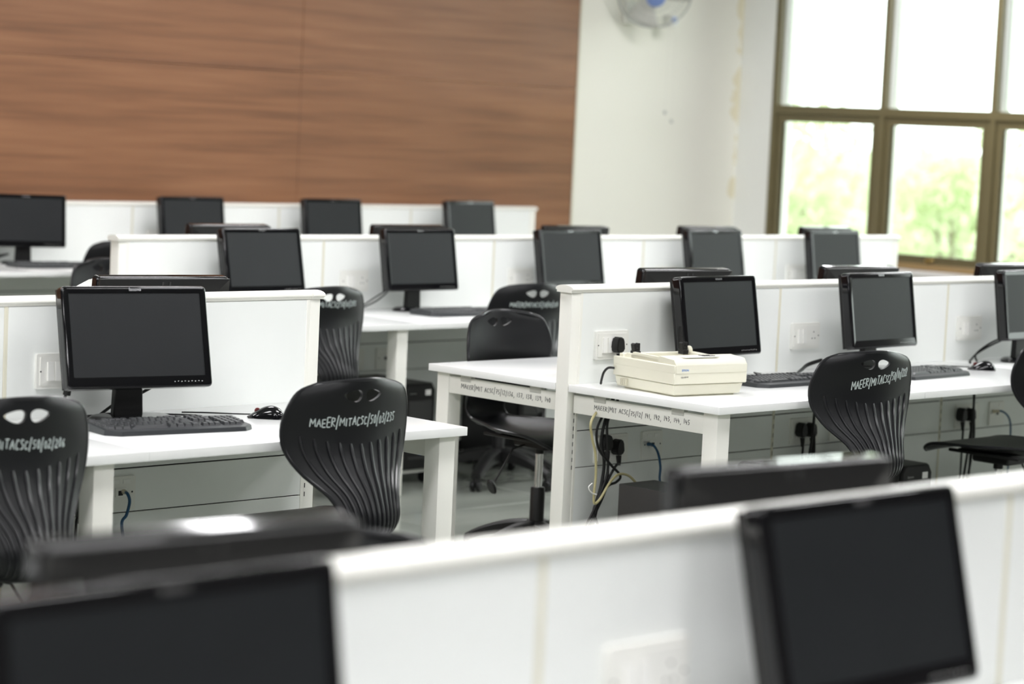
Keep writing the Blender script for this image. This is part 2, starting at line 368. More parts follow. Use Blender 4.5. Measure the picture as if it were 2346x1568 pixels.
# ------------------------------------------------------------------ outside: ground, slope and trees
gb = bmesh.new(); bmesh.ops.create_grid(gb, x_segments=30, y_segments=30, size=1)
for v in gb.verts:
    x, y = v.co.x*90+85, v.co.y*110+40; d = max(0, x-30)
    v.co = Vector((x, y, -4.2 + min(5.0, d*.07) + .3*math.sin(x*.11)*math.cos(y*.09)))
gm = bpy.data.meshes.new('ground'); gb.to_mesh(gm); gb.free(); gm.materials.append(M['grass']); tag(put('ground', gm), 'pale grassy slope outside the windows', 'ground', kind='structure')
def tree_meshes(seed, leafmat):
    rnd = random.Random(seed); vs, fs = [], []
    lobes = [(rnd.uniform(-1.3, 1.3), rnd.uniform(-1.3, 1.3), rnd.uniform(2.2, 5.2), rnd.uniform(.8, 1.5)) for _ in range(11)]
    for lx, ly, lz, lr in lobes:
        for _ in range(330):
            d = Vector((rnd.gauss(0, 1), rnd.gauss(0, 1), rnd.gauss(0, 1))).normalized()*lr*rnd.uniform(.55, 1.05)
            c = Vector((lx, ly, lz))+Vector((d.x, d.y, d.z*.8)); s = rnd.uniform(.07, .15)
            a = Vector((rnd.gauss(0, 1), rnd.gauss(0, 1), rnd.gauss(0, 1))).normalized()*s; b_ = a.cross(Vector((rnd.gauss(0, 1), rnd.gauss(0, 1), rnd.gauss(0, 1)))).normalized()*s*.6
            n = len(vs); vs += [c-a, c+b_, c+a, c-b_]; fs.append((n, n+1, n+2, n+3))
    me = bpy.data.meshes.new('foliage'); me.from_pydata([tuple(v) for v in vs], [], fs); me.materials.append(leafmat)
    t = MB().tube([(0, 0, 0), (.05, .02, 1.2), (-.05, .1, 2.6), (.1, 0, 4.2)], [.17, .14, .1, .05], 8)
    for lx, ly, lz, lr in lobes[:6]: t.tube([(0, .02, 1.6), (lx*.5, ly*.5, lz*.75), (lx, ly, lz)], [.08, .05, .02], 6)
    tm_ = t.mesh('trunk'); tm_.materials.append(M['bark']); return me, tm_
TK = [tree_meshes(1, M['leaf']), tree_meshes(2, M['leafp']), tree_meshes(3, M['leaf'])]
spots = []
rnd = random.Random(5)
for row, dist in enumerate((25, 33, 42)):
    for k in range(5):
        ang = YAW+.02+.0+.005*k+k*6.6/dist+(.06 if row % 2 else 0)
        spots.append((dist/math.cos(0)*math.sin(ang), dist*math.cos(ang), row, 1.0+.05*row+rnd.uniform(-.1, .14)))
cnt = [0, 0, 0]
for x, y, row, sc_ in sorted(spots, key=lambda q: q[0]/max(q[1], .1)):
    if x < XW+5: continue
    me, tmm = TK[(row+int(x)) % 3]
    zg = -4.2+min(5.0, max(0, x-30)*.07)-.2
    t = thing('tree', 'green tree paled for haze in the '+['nearest', 'middle', 'farthest'][row]+' line outside the windows, '+['first', 'second', 'third', 'fourth', 'fifth', 'sixth'][cnt[row]]+' from the left', 'tree', (x, y, zg), rnd.uniform(0, 6), ['trees outside, nearest line', 'trees outside, middle line', 'trees outside, farthest line'][row])
    t.scale = (sc_,)*3; cnt[row] += 1
    tag(put('foliage', me, t), kind='stuff'); put('trunk', tmm, t)

# ------------------------------------------------------------------ ceiling lights
ORD = ['first', 'second', 'third', 'fourth', 'fifth', 'sixth', 'seventh']
cl0 = thing('ceiling_light', 'x', 'light', (0, 0, CEIL), group='long flat ceiling lights')
MB().ring([(-.61, -.31), (.61, -.31), (.61, .31), (-.61, .31)], [(-.585, -.285), (.585, -.285), (.585, .285), (-.585, .285)], -.03, 0, 'z').build('frame', M['fanwhite'], cl0)
MB().box(-.585, -.285, -.036, .585, .285, -.012).build('diffuser', M['lamp'], cl0)
LROW = {-1.25: 'added behind the camera as fill for the nearest row', 1.4: 'over the nearest desk row', 4.1: 'over the aisle before the large sharp monitor', 6.78: 'over the aisle behind the large sharp monitor', 9.45: 'over the aisle before the farthest row', 8.9: 'added beside the windows to brighten the back corner'}
LX = {1.4: (-.6, 2.2, 5.38, 8.4), -1.25: (-.4, 2.2), 4.1: (-.6, 2.2, 5.38, 8.4, 11.6), 6.78: (-.6, 2.2, 5.38, 8.4, 11.6), 9.45: (-.6, 2.2, 5.38, 8.4), 8.9: (12.2,)}  # row behind the camera and the corner light are added as unseen fill
k = 0
for y, xs_ in LX.items():
    for n_, x in enumerate(xs_):
        lb = 'long flat ceiling light '+LROW[y]+(', '+ORD[n_]+' from the left' if len(xs_) > 1 else '')
        if k == 0: cl0.location = (x, y, CEIL); cl0['label'] = lb
        else: copy_tree(cl0, lb, (x, y, CEIL))
        k += 1

# ------------------------------------------------------------------ partitions
def switch_parts(upper, par, x, z, y, face):
    """a switch and socket plate on the partition; face -1 looks towards the camera"""
    w_, h_ = .165, .098
    t = Matrix.Translation((x+w_/2, y, z)) @ Matrix.Rotation(0 if face < 0 else PI, 4, 'Z')
    def B(mb, name, material, parent): return mb.build(name, material, parent)
    p = MB(); p.prism(rrect(w_, h_, .004, 2), -.010, 0, 'y', mtx=t); p.prism(rrect(w_-.02, h_-.018, .003, 2), -.013, -.009, 'y', mtx=t); pl = B(p, 'switch_plate', M['plate'], par)
    if upper:
        for dx in (-.041, -.016):
            q = MB(); bm = bmesh.new(); bmesh.ops.create_cube(bm, size=1)
            for v in bm.verts:
                v.co = Vector((dx+v.co.x*.019, -.0135+v.co.y*.007-(.003 if v.co.z < 0 and v.co.y < 0 else 0), v.co.z*.052))
            q.add(bm, t); B(q, 'switch', M['switch'], pl)
        q = MB()
        for (hx, hz) in ((.042, .014), (.034, -.010), (.050, -.010), (-.071, 0), (.071, 0)):
            q.prism([(hx+.0026*math.cos(a*PI/4), hz+.0026*math.sin(a*PI/4)) for a in range(8)], -.0136, -.0125, 'y', mtx=t)
        B(q, 'pin_holes', M['core'], pl)
    else:
        q = MB()
        for dx in (-.03, .03): q.box(dx-.022, -.0155, -.03, dx+.022, -.0125, .03, mtx=t)
        B(q, 'socket_face', M['switch'], pl)
    return pl
def data_plate(par, x, z, y):
    p = MB(); p.prism(rrect(.105, .098, .004, 2, x+.052, z), y-.010, y, 'y'); pl = p.build('data_plate', M['plate'], par)
    q = MB(); q.box(x+.035, y-.0125, z-.01, x+.072, y-.009, z+.016); q.box(x+.02, y-.0125, z+.028, x+.045, y-.009, z+.04); q.box(x+.06, y-.0125, z+.028, x+.085, y-.009, z+.04); q.build('jack_cover', M['switch'], pl)
    q = MB(); q.box(x+.044, y-.0128, z-.006, x+.06, y-.0122, z+.008)
    for hx in (.012, .093): q.prism([(x+hx+.003*math.cos(a*PI/4), z+.002+.003*math.sin(a*PI/4)) for a in range(8)], y-.0105, y-.0095, 'y')
    q.build('jack_hole', M['core'], pl); return pl
def cap_profile(y, over=.006):
    c = y+PT/2; hw = PT/2+over; pts = []
    for k in range(9):
        a = PI*k/8; pts.append((c+hw*math.cos(a)*(1.0 if True else 1), CAPZ-.013+.013*math.sin(a)))
    return pts + [(c-hw, CAPZ-.016), (c-hw+.006, CAPZ-.019), (c-hw+.006, CAPZ-.026), (c+hw-.006, CAPZ-.026), (c+hw-.006, CAPZ-.019), (c+hw, CAPZ-.016)]
def partition(label, y, xs, ends, bays_low=(), upper=(), far=True):
    """xs: joint positions from left to right; ends: (left post, right post)"""
    t = thing('partition', label, 'partition', (0, 0, 0), 0, 'white desk partitions')
    x0, x1 = xs[0], xs[-1]
    MB().prism(cap_profile(y), x0-.046, x1+.046, 'x').build('cap_rail', M['cream'], t)
    # round-nosed end caps and posts
    for side, xe in ((-1, x0), (1, x1)):
        xa, xb = (xe-.046, xe-.002) if side < 0 else (xe+.002, xe+.046)
        p = MB(); p.box(xa, y+.002, .0, xb, y+PT-.002, CAPZ-.026, .004, 2)
        for zz in [.16+.026*k for k in range(22)]: p.box(xa+.012, y-.0005, zz, xa+.030, y+.01, zz+.002) if False else None
        pst = p.build('end_post', M['cream'], t)
        c = MB(); xo = xa-.010 if side < 0 else xb+.010
        a_, b_ = min(xo, xa if side < 0 else xb), 0
        c.prism(cap_profile(y, .010), (xo if side < 0 else xa+.006), (xb-.006 if side < 0 else xo), 'x')
        c.build('end_cap', M['cream'], t)
        q = MB()
        xm = xb-.008 if side < 0 else xa+.008
        for k in range(10): q.box(xm-.0012, y+.0008, .455+.027*k, xm+.0012, y+.006, .469+.027*k)
        q.build('slots', M['core'], t)
    MB().box(x0, y+.008, .06, x1, y+PT-.008, CAPZ-.02).build('core_board', M['core'], t)
    zs = [(.105, .4585), (.4615, .5855), (.5895, .7405), (.7435, CAPZ-.0275)]
    for a, b_ in zip(xs, xs[1:]):
        for i, (z0, z1) in enumerate(zs):
            MB().box(a+.0065, y+.0015, z0, b_-.0065, y+PT-.0015, z1, .0012).build('panel' if i == 3 else 'tile', M['laminate'], t)
    for xj in [xs[0]+.002]+list(xs[1:-1])+[xs[-1]-.002]:
        MB().box(xj-.006, y+.0005, .06, xj+.006, y+PT-.0005, CAPZ-.027, .001).build('joint_strip', M['trim'] if xs[0]+.01 < xj < xs[-1]-.01 else M['cream'], t)
        if not xs[0]+.01 < xj < xs[-1]-.01: continue
        q = MB()
        for k in range(9): q.box(xj-.0012, y-.0002, .40+.034*k, xj+.0012, y+.002, .416+.034*k)
        q.build('slots', M['core'], t)
    for xu in upper: switch_parts(True, t, xu, .880, y+.0015, -1)
    for xl in bays_low:
        switch_parts(False, t, xl+.095, .518, y+.0015, -1); data_plate(t, xl+.335, .518, y+.0015)
    MB().box(x0-.04, y+.006, 0, x1+.04, y+PT-.006, .055).build('kick_plate', M['core'], t)
    return t
P5 = 1.068
xsR = [5.832+P5*k-.0 for k in range(6)]
xsL = [4.632-P5*k for k in range(5, -1, -1)]
xs0 = [2.175+P5*k for k in (-3, -2, -1, 0, 1, 2)]
partition('nearest white partition, blurred across the bottom of the picture', Y0, xs0, (1, 1), (), [x+.12 for x in xs0[:-1]])
partition('white partition on the left of the aisle, behind the large sharp monitor', Y1, xsL, (1, 1), xsL[1:-1], [x+.095 for x in xsL[:-1]])
partition('white partition on the right behind the dot matrix printer', Y1, xsR, (1, 1), xsR[:-1], [x+.07 for x in xsR[:-1]])
partition('white partition in the third row, in front of the farthest row', Y2, xsR, (1, 1), xsR[:-1], [x+.10 for x in xsR[:-1]])
partition('farthest white partition, directly against the walnut wall', Y3, xsR, (1, 1), (), [x+.1 for x in xsR[:-1]])

# ------------------------------------------------------------------ bench desks
def desk(label, y, xs, near=True, text=None, legs=None, seams=None):
    """bench along the near (or far) face of a partition"""
    t = thing('bench_desk', label, 'desk', (0, 0, 0), 0, 'white bench desks')
    x0, x1 = xs[0]-.046, xs[-1]+.046
    ya, yb = (y-DW, y-.0005) if near else (y+PT+.0005, y+PT+DW-.032)
    sx = [x0]+(seams or list(xs[1:-1]))+[x1]
    for a, b_ in zip(sx, sx[1:]):
        MB().box(a+.0006, ya, DZ-DTH, b_-.0006, yb, DZ, .0015, 2).build('worktop', M['worktop'], t)
    s = -1 if near else 1
    yo = ya if near else yb              # outer edge
    yl0, yl1 = (yo+.024, yo+.086) if near else (yo-.086, yo-.024)
    for xe, d in ((x0+.024, 1), (x1-.024, -1)):
        a, b_ = (xe, xe+.062) if d > 0 else (xe-.062, xe)
        MB().box(a, yl0, 0, b_, yl1, DZ-DTH, .003, 2).build('leg', M['cream'], t)
        ap = MB(); ax0, ax1 = (a+.002, a+.022) if d > 0 else (b_-.022, b_-.002)
        yy0, yy1 = (yl1, yb-.002) if near else (ya+.002, yl0)
        ap.box(ax0, yy0, .652, ax1, yy1, .713, .002, 2); apo = ap.build('apron', M['cream'], t)
        for fy in (.12, .47):
            yc = (yy1-fy) if near else (yy0+fy)
            MB().box(ax0-.002, yc-.03, .70, ax1, yc+.025, DZ-DTH-.001, .002).build('clip', M['clear'], t)
        if d > 0 and text:
            A, L0, L1 = text
            handwriting(A, lambda a, b: Vector((ax0-.0006, L0-a, .675+b)), L0-L1, .0155, .0008, 'handwriting', M['marker'], apo, seed=len(label))
    for xm in (legs if legs is not None else [x-.12 for x in xs[1:-1]]):
        MB().box(xm, yl0, 0, xm+.062, yl1, DZ-DTH, .003, 2).build('leg', M['cream'], t)
    return t
desk('white bench desk nearest the camera, under the bottom monitors', Y0, xs0)
desk('white bench desk on the far side of the nearest partition', Y0, xs0, False)
desk('white bench desk on the left carrying the large sharp monitor', Y1, xsL, legs=[3.413-P5*k for k in range(4)]+[])
desk('white bench desk behind the left partition, mostly hidden', Y1, xsL, False)
desk('white bench desk on the right carrying the dot matrix printer', Y1, xsR, legs=[7.9, 9.0, 10.05], text=('MAeeR|MIT ACSC/75/12/ 141, 142, 143, 144, 145', 5.455, 5.025))
desk('white bench desk jutting into the aisle behind the printer partition', Y1, xsR, False, text=('MAeeR|MIT ACSC/75/12/136, 137, 138, 139, 140', 6.11, 5.66))
desk('white bench desk of the third row behind the aisle chairs', Y2, xsR)
desk('white bench desk on the far side of the third row', Y2, xsR, False)
desk('white bench desk of the farthest row beside the walnut wall', Y3, xsR, legs=[8.8, 9.87])

# ------------------------------------------------------------------ monitors
MW, MH = .437, .285
def build_monitor():
    t = thing('monitor', 'm', 'monitor')
    piv = .237
    hs = MB(); bm = bmesh.new()
    secs = [(rrect(MW-.040, MH-.052, .002, 4, 0, .006), -.003), (rrect(MW-.040, MH-.052, .002, 4, 0, .006), -.006)]
    secs += [(rrect(MW-2*i_, MH-2*i_, .012-i_*.5, 4), y_) for i_, y_ in ((.0085, -.0065), (.007, -.0065), (.004, -.0058), (.0015, -.0038), (0, -.0005), (0, .001), (0, .0235), (0, .025), (.0012, .0295), (.0035, .0325), (.007, .034), (.009, .034))]
    RR = [[bm.verts.new((x, y_, z)) for x, z in pts] for pts, y_ in secs]
    for A, B in zip(RR, RR[1:]):
        for q in range(len(A)): bm.faces.new((A[q], A[(q+1) % len(A)], B[(q+1) % len(A)], B[q]))
    bm.faces.new(RR[-1]); bmesh.ops.recalc_face_normals(bm, faces=bm.faces); hs.add(bm)
    hso = hs.build('display_housing', M['gloss'], t, (0, 0, piv), ang=65)
    MB().prism(rrect(MW-.036, MH-.048, .002, 2, 0, .006), -.0035, .006, 'y').build('screen', M['screen'], hso)
    rc = MB(); b = bmesh.new()
    o_ = [(-MW/2+.004, -MH/2+.004), (MW/2-.004, -MH/2+.004), (MW/2-.004, MH/2-.004), (-MW/2+.004, MH/2-.004)]
    i_ = [(-MW/2+.10, -MH/2+.02), (MW/2-.10, -MH/2+.02), (MW/2-.10, MH/2-.085), (-MW/2+.10, MH/2-.085)]
    A = [b.verts.new((x, .034, z)) for x, z in o_]; B = [b.verts.new((x, .043, z)) for x, z in o_]; C_ = [b.verts.new((x, .062, z)) for x, z in i_]
    for i in range(4):
        j = (i+1) % 4; b.faces.new((A[i], A[j], B[j], B[i])); b.faces.new((B[i], B[j], C_[j], C_[i]))
    b.faces.new(C_); b.faces.new(A[::-1]); bmesh.ops.recalc_face_normals(b, faces=b.faces); rc.add(b)
    rco = rc.build('rear_cover', M['bodygrey'], hso, smooth=False)
    v = MB()
    for dx in (-.012, .012): v.box(dx-.003, .044, MH/2-.022, dx+.003, .0475, MH/2-.012)
    v.build('vent_slot', M['core'], hso)
    lm = font_mesh('lenovo', .0135, .0004); lm.materials.append(M['silverlogo'])
    put('logo', lm, hso, (0, -.0062, MH/2-.0105), (PI/2, 0, 0))
    d = MB()
    for k in range(9): d.box(.10+k*.0105, -.0066, -MH/2+.015+(k % 2)*.001, .103+k*.0105, -.0058, -MH/2+.0165+(k % 2)*.001)
    d.build('button_marks', M['sticker'], hso)
    n = MB(); n.prism([(-.045, .012), (.045, .012), (.036, .235), (-.036, .235)], .042, .066, 'y', bev=.003); n.build('neck', M['blackpl'], t)
    bs = MB(); pts = [(.125*math.cos(a*PI/16), .030+.075*math.sin(a*PI/16)) for a in range(32)]
    top = [(p[0]*.9, .030+(p[1]-.030)*.9) for p in pts]
    bs.prism(pts, 0, .008, 'z'); bs.prism(pts, .008, .016, 'z', taper=top); bs.build('base', M['gloss'], t)
    return t
monp = build_monitor()
first = [True]
def monitor(label, x, y, rot_deg, tilt, zc=0, back=False, group=None):
    """x, y: centre of the panel"""
    m_ = monp if first[0] else copy_tree(monp)
    first[0] = False
    m_['label'] = label; m_.location = (x, y, DZ); m_.rotation_euler = (0, 0, math.radians(rot_deg)+(PI if back else 0))
    m_['group'] = group or ('monitors facing away' if back else 'monitors facing the camera')
    for c in m_.children:
        if c.name.startswith('display_housing'):
            c.rotation_euler = (-tilt, 0, 0); c.location.z += zc
    return m_
monitor('large sharp black monitor on the left desk, just in front of the left partition', 3.865, 5.37, -10.5, .24)
monitor('black monitor standing behind the dot matrix printer', 6.434, 5.45, 2.5, .17, zc=-.009)
monitor('black monitor at right with a white marked chair in front of it', 7.285, 5.375, 3, .15)
monitor('pale reflecting monitor cut by the right edge, second row', 8.32, 5.385, 1.5, .14)
monitor('black monitor in the third row, just above the left aisle, first of five', 6.44, 8.04, 1.5, .2)
monitor('black monitor in the third row above the sharp keyboard, second of five', 7.342, 8.02, .5, .17)
monitor('black monitor in the middle of the third row, above the handled chair', 8.332, 8.02, .5, .17)
monitor('black monitor in the third row in front of the cream wall, fourth of five', 9.413, 8.02, 1, .17)
monitor('black monitor at the right end of the third row, nearest the windows', 10.409, 8.015, 0, .14)
monitor('black monitor at the far left of the farthest row, below the walnut wall', 7.141, 10.97, -19, .1)
monitor('second black monitor from the left in the farthest row', 8.263, 10.975, -2.4, .14)
monitor('bluish reflecting monitor in the farthest row, third from the left', 9.315, 10.975, -2.6, .14)
monitor('rightmost black monitor of the farthest row, near the partition end', 10.464, 10.975, 2.5, .14)
monitor('huge blurred black monitor in the bottom left corner', 1.445, 1.915, 0, .16, zc=.013)
monitor('large blurred black monitor in the bottom right corner', 2.665, 1.955, -1, .24)
monitor('back of a monitor rising above the left partition behind the sharp monitor', 4.205, 5.755, -8.4, .14, back=True)
monitor('back of a monitor rising left of the printer monitor', 6.545, 5.755, -5.8, .14, back=True)
monitor('back of a monitor rising behind the partition near the window side, middle one', 7.586, 5.755, -3.2, .14, back=True)
monitor('back of a monitor at the right edge, behind the pale reflecting monitor', 8.677, 5.755, -9, .14, back=True)
for (x, r, lb) in ((6.485, -1, 'back of a monitor showing above the third row partition, leftmost'), (7.557, -2.8, 'back of a monitor above the third row partition, second from the left'),
                   (8.695, -3, 'back of a monitor above the third row partition, at the walnut wall edge'), (9.718, -1.5, 'back of a monitor above the third row partition, against the cream wall'),
                   (10.738, 0, 'back of a monitor above the third row partition, in front of the window')):
    monitor(lb, x, Y2+.2, r, .14, back=True)
monitor('blurred back of a monitor at bottom left with a bright highlight on top', 1.70, 2.25, -4.9, .12, back=True)
monitor('blurred back of a monitor at bottom right, in front of the printer desk', 2.80, 2.25, -6.8, -.01, back=True)

# ------------------------------------------------------------------ keyboards and mice
def key_mesh():
    k = MB(); a, b_ = .0088, .0064; k.prism([(-a, -a), (a, -a), (a, a), (-a, a)], 0, .008, 'z', taper=[(-b_, -b_+.001), (b_, -b_+.001), (b_, b_+.001), (-b_, b_+.001)])
    me = k.mesh('key', False); me.materials.append(M['key']); return me
KM = key_mesh()
def key_layout():
    out = []
    for r in range(6):
        y = .058-.0192*r-(.004 if r else 0)
        cols = []
        if r == 0: cols = [(0, 1)]+[(2+k+(k//4)*.5, 1) for k in range(12)]
        elif r == 1: cols = [(k, 1) for k in range(13)]+[(13, 2)]
        elif r == 2: cols = [(0, 1.5)]+[(1.5+k, 1) for k in range(12)]+[(13.5, 1.5)]
        elif r == 3: cols = [(0, 1.75)]+[(1.75+k, 1) for k in range(11)]+[(12.75, 2.25)]
        elif r == 4: cols = [(0, 2.25)]+[(2.25+k, 1) for k in range(10)]+[(12.25, 2.75)]
        else: cols = [(0, 1.25), (1.25, 1.25), (2.5, 1.25), (3.75, 6.25), (10, 1.25), (11.25, 1.25), (12.5, 1.25), (13.75, 1.25)]
        if r in (0, 1, 2): cols += [(15.5+k, 1) for k in range(3)]
        if r == 4: cols += [(16.5, 1)]
        if r == 5: cols += [(15.5+k, 1) for k in range(3)]
        if r >= 1: cols += [(19+k, 1) for k in range(4 if r < 5 else 3)]
        for c, w_ in cols: out.append((-.214+(c+w_/2)*.0186, y, w_))
    return out
KL = key_layout()
def keyboard_body(t):
    b = MB()
    ol = [(-.226, .082), (.226, .082), (.226, -.055), (.190, -.086), (-.190, -.086), (-.226, -.055)]
    bm = bmesh.new()
    def zz(y): return .012+.011*(y+.086)/.168
    lo = [bm.verts.new((x, y, 0)) for x, y in ol]; hi = [bm.verts.new((x*.985, y*.985, zz(y))) for x, y in ol]
    n = len(ol)
    for i in range(n): bm.faces.new((lo[i], lo[(i+1) % n], hi[(i+1) % n], hi[i]))
    bm.faces.new(hi); bm.faces.new(lo[::-1]); bmesh.ops.recalc_face_normals(bm, faces=bm.faces)
    bmesh.ops.bevel(bm, geom=bm.edges[:], offset=.0015, segments=2, affect='EDGES'); b.add(bm)
    b.build('case', M['kb'], t)
def make_keyboard(single):
    t = thing('keyboard', 'k', 'keyboard'); keyboard_body(t)
    if single:
        for x, y, w_ in KL:
            o = put('key', KM, t, (x, y, .0115+.011*(y+.086)/.168)); o.scale = ((w_*.0186-.0010)/.0176, 1, 1); o.rotation_euler = (.065, 0, 0)
    else:
        mb = MB()
        for x, y, w_ in KL:
            a = (w_*.0186-.001)/2; z = .0115+.011*(y+.086)/.168
            mb.prism([(x-a, y-.0088), (x+a, y-.0088), (x+a, y+.0088), (x-a, y+.0088)], z, z+.008, 'z', taper=[(x-a+.002, y-.0055), (x+a-.002, y-.0055), (x+a-.002, y+.0074), (x-a+.002, y+.0074)])
        tag(mb.build('keys', M['key'], t, smooth=False), kind='stuff')
    return t
k1 = make_keyboard(True)
def place(o, label, x, y, rot, z=DZ, group=None):
    o.location = (x, y, z); o.rotation_euler = (0, 0, math.radians(rot)); o['label'] = label
    if group: o['group'] = group
    return o
place(k1, 'sharp black keyboard in front of the large left monitor', 3.86, 5.20, -8, group='black keyboards')
place(copy_tree(k1), 'black keyboard partly hidden behind the dot matrix printer', 6.60, 5.27, -1, group='black keyboards')
place(copy_tree(k1), 'black keyboard on the right desk beside the mouse and marked chair', 7.37, 5.23, 3, group='black keyboards')
k2 = make_keyboard(False)
place(k2, 'black keyboard on the third row desk under the second monitor', 7.41, 7.83, -1, group='black keyboards')
place(copy_tree(k2), 'black keyboard at far left on the farthest row desk', 7.17, 10.76, -6, group='black keyboards')
place(copy_tree(k2), 'black keyboard end showing beside the printer partition post', 8.42, 7.83, 0, group='black keyboards')
def make_mouse():
    t = thing('mouse', 'm', 'mouse'); P = []
    for i in range(17):
        u = i/16; y = -.055+.110*u; wv = .031*math.sqrt(max(0, 1-(2*u-1)**4*.9998))*(1-.10*u); h = .037*math.sin(PI*(.04+.93*(u**.72)))*1.0
        row = []
        for j in range(13):
            a = PI*j/12; row.append((wv*math.cos(a), y, max(0, h*math.sin(a)**.75)))
        P.append(row)
    mb = MB(); mb.grid(P)
    o = mb.build('mouse_shell', M['gloss'], t, ang=80)
    MB().box(-.026, -.05, 0, .026, .05, .003, .001).build('mouse_foot', M['blackpl'], t)
    wz = MB(); wz.lathe([(0, -.003), (.008, -.003), (.009, 0), (.008, .003), (0, .003)], 14, Matrix.Translation((0, .026, .0205)) @ Matrix.Rotation(PI/2, 4, 'Y'))
    wz.build('scroll_wheel', mat('wheel_red', (.12, .01, .01), .5), t)
    return t
ms = make_mouse()
place(ms, 'glossy black mouse beside the sharp left keyboard', 4.262, 5.285, 45, group='black mice')
place(copy_tree(ms), 'black mouse on the right desk beside the right keyboard', 7.81, 5.27, 45, group='black mice')
place(copy_tree(ms), 'black mouse on the third row desk left of a chair back', 7.80, 7.99, 40, group='black mice')
place(copy_tree(ms), 'small dark mouse at the end of the farthest keyboard', 7.56, 10.86, 50, group='black mice')

# ------------------------------------------------------------------ chairs
PROF = [(-.252, .925), (-.252, .90), (-.248, .86), (-.239, .80), (-.245, .74), (-.268, .68), (-.306, .62), (-.328, .565), (-.320, .525), (-.280, .502), (-.20, .492), (-.10, .488), (-.03, .490), (.05, .498), (.12, .503), (.17, .500), (.205, .486), (.218, .474)]
WID = [.125, .178, .203, .217, .208, .172, .118, .098, .096, .100, .130, .180, .208, .218, .216, .208, .188, .160]
WRAP = [.045, .050, .056, .060, .062, .055, .036, .028, .030, .020, .01, 0, 0, 0, 0, 0, 0, 0]
DISH = [-.012, -.004, 0, 0, 0, 0, 0, 0, .008, .016, .026, .030, .024, .014, .006, .0, -.004, -.006]
def spl(arr, t):
    n = len(arr)-1; i = min(int(t), n-1); f = t-i
    p = [arr[max(0, i-1)], arr[i], arr[i+1], arr[min(n, i+2)]]
    def cr(a, b, c, d): return .5*((2*b)+(-a+c)*f+(2*a-5*b+4*c-d)*f*f+(-a+3*b-3*c+d)*f**3)
    if isinstance(arr[0], tuple): return tuple(cr(*[q[k] for q in p]) for k in range(2))
    return cr(*p)
def shell_pt(t, s, off=0):
    y, z = spl(PROF, t); wv = spl(WID, t); wr_ = spl(WRAP, t); di = spl(DISH, t)
    p = Vector((s*wv, y+wr_*s*s, z+di*s*s))
    if off:
        e = .02; a = Vector((0, *spl(PROF, min(17, t+e))))-Vector((0, *spl(PROF, max(0, t-e)))); a.normalize()
        n = Vector((0, -a.z, a.y)); n = n if (n.y < 0 if t < 8 else n.z < 0) else -n
        if t < 8: n = (n + Vector((s*wr_*2/max(wv, .05), 0, 0))).normalized()
        p += n*off
    return p
def back_t(z):
    lo, hi = 0., 8.
    for _ in range(30):
        mid = (lo+hi)/2
        if spl(PROF, mid)[1] > z: lo = mid
        else: hi = mid
    return lo
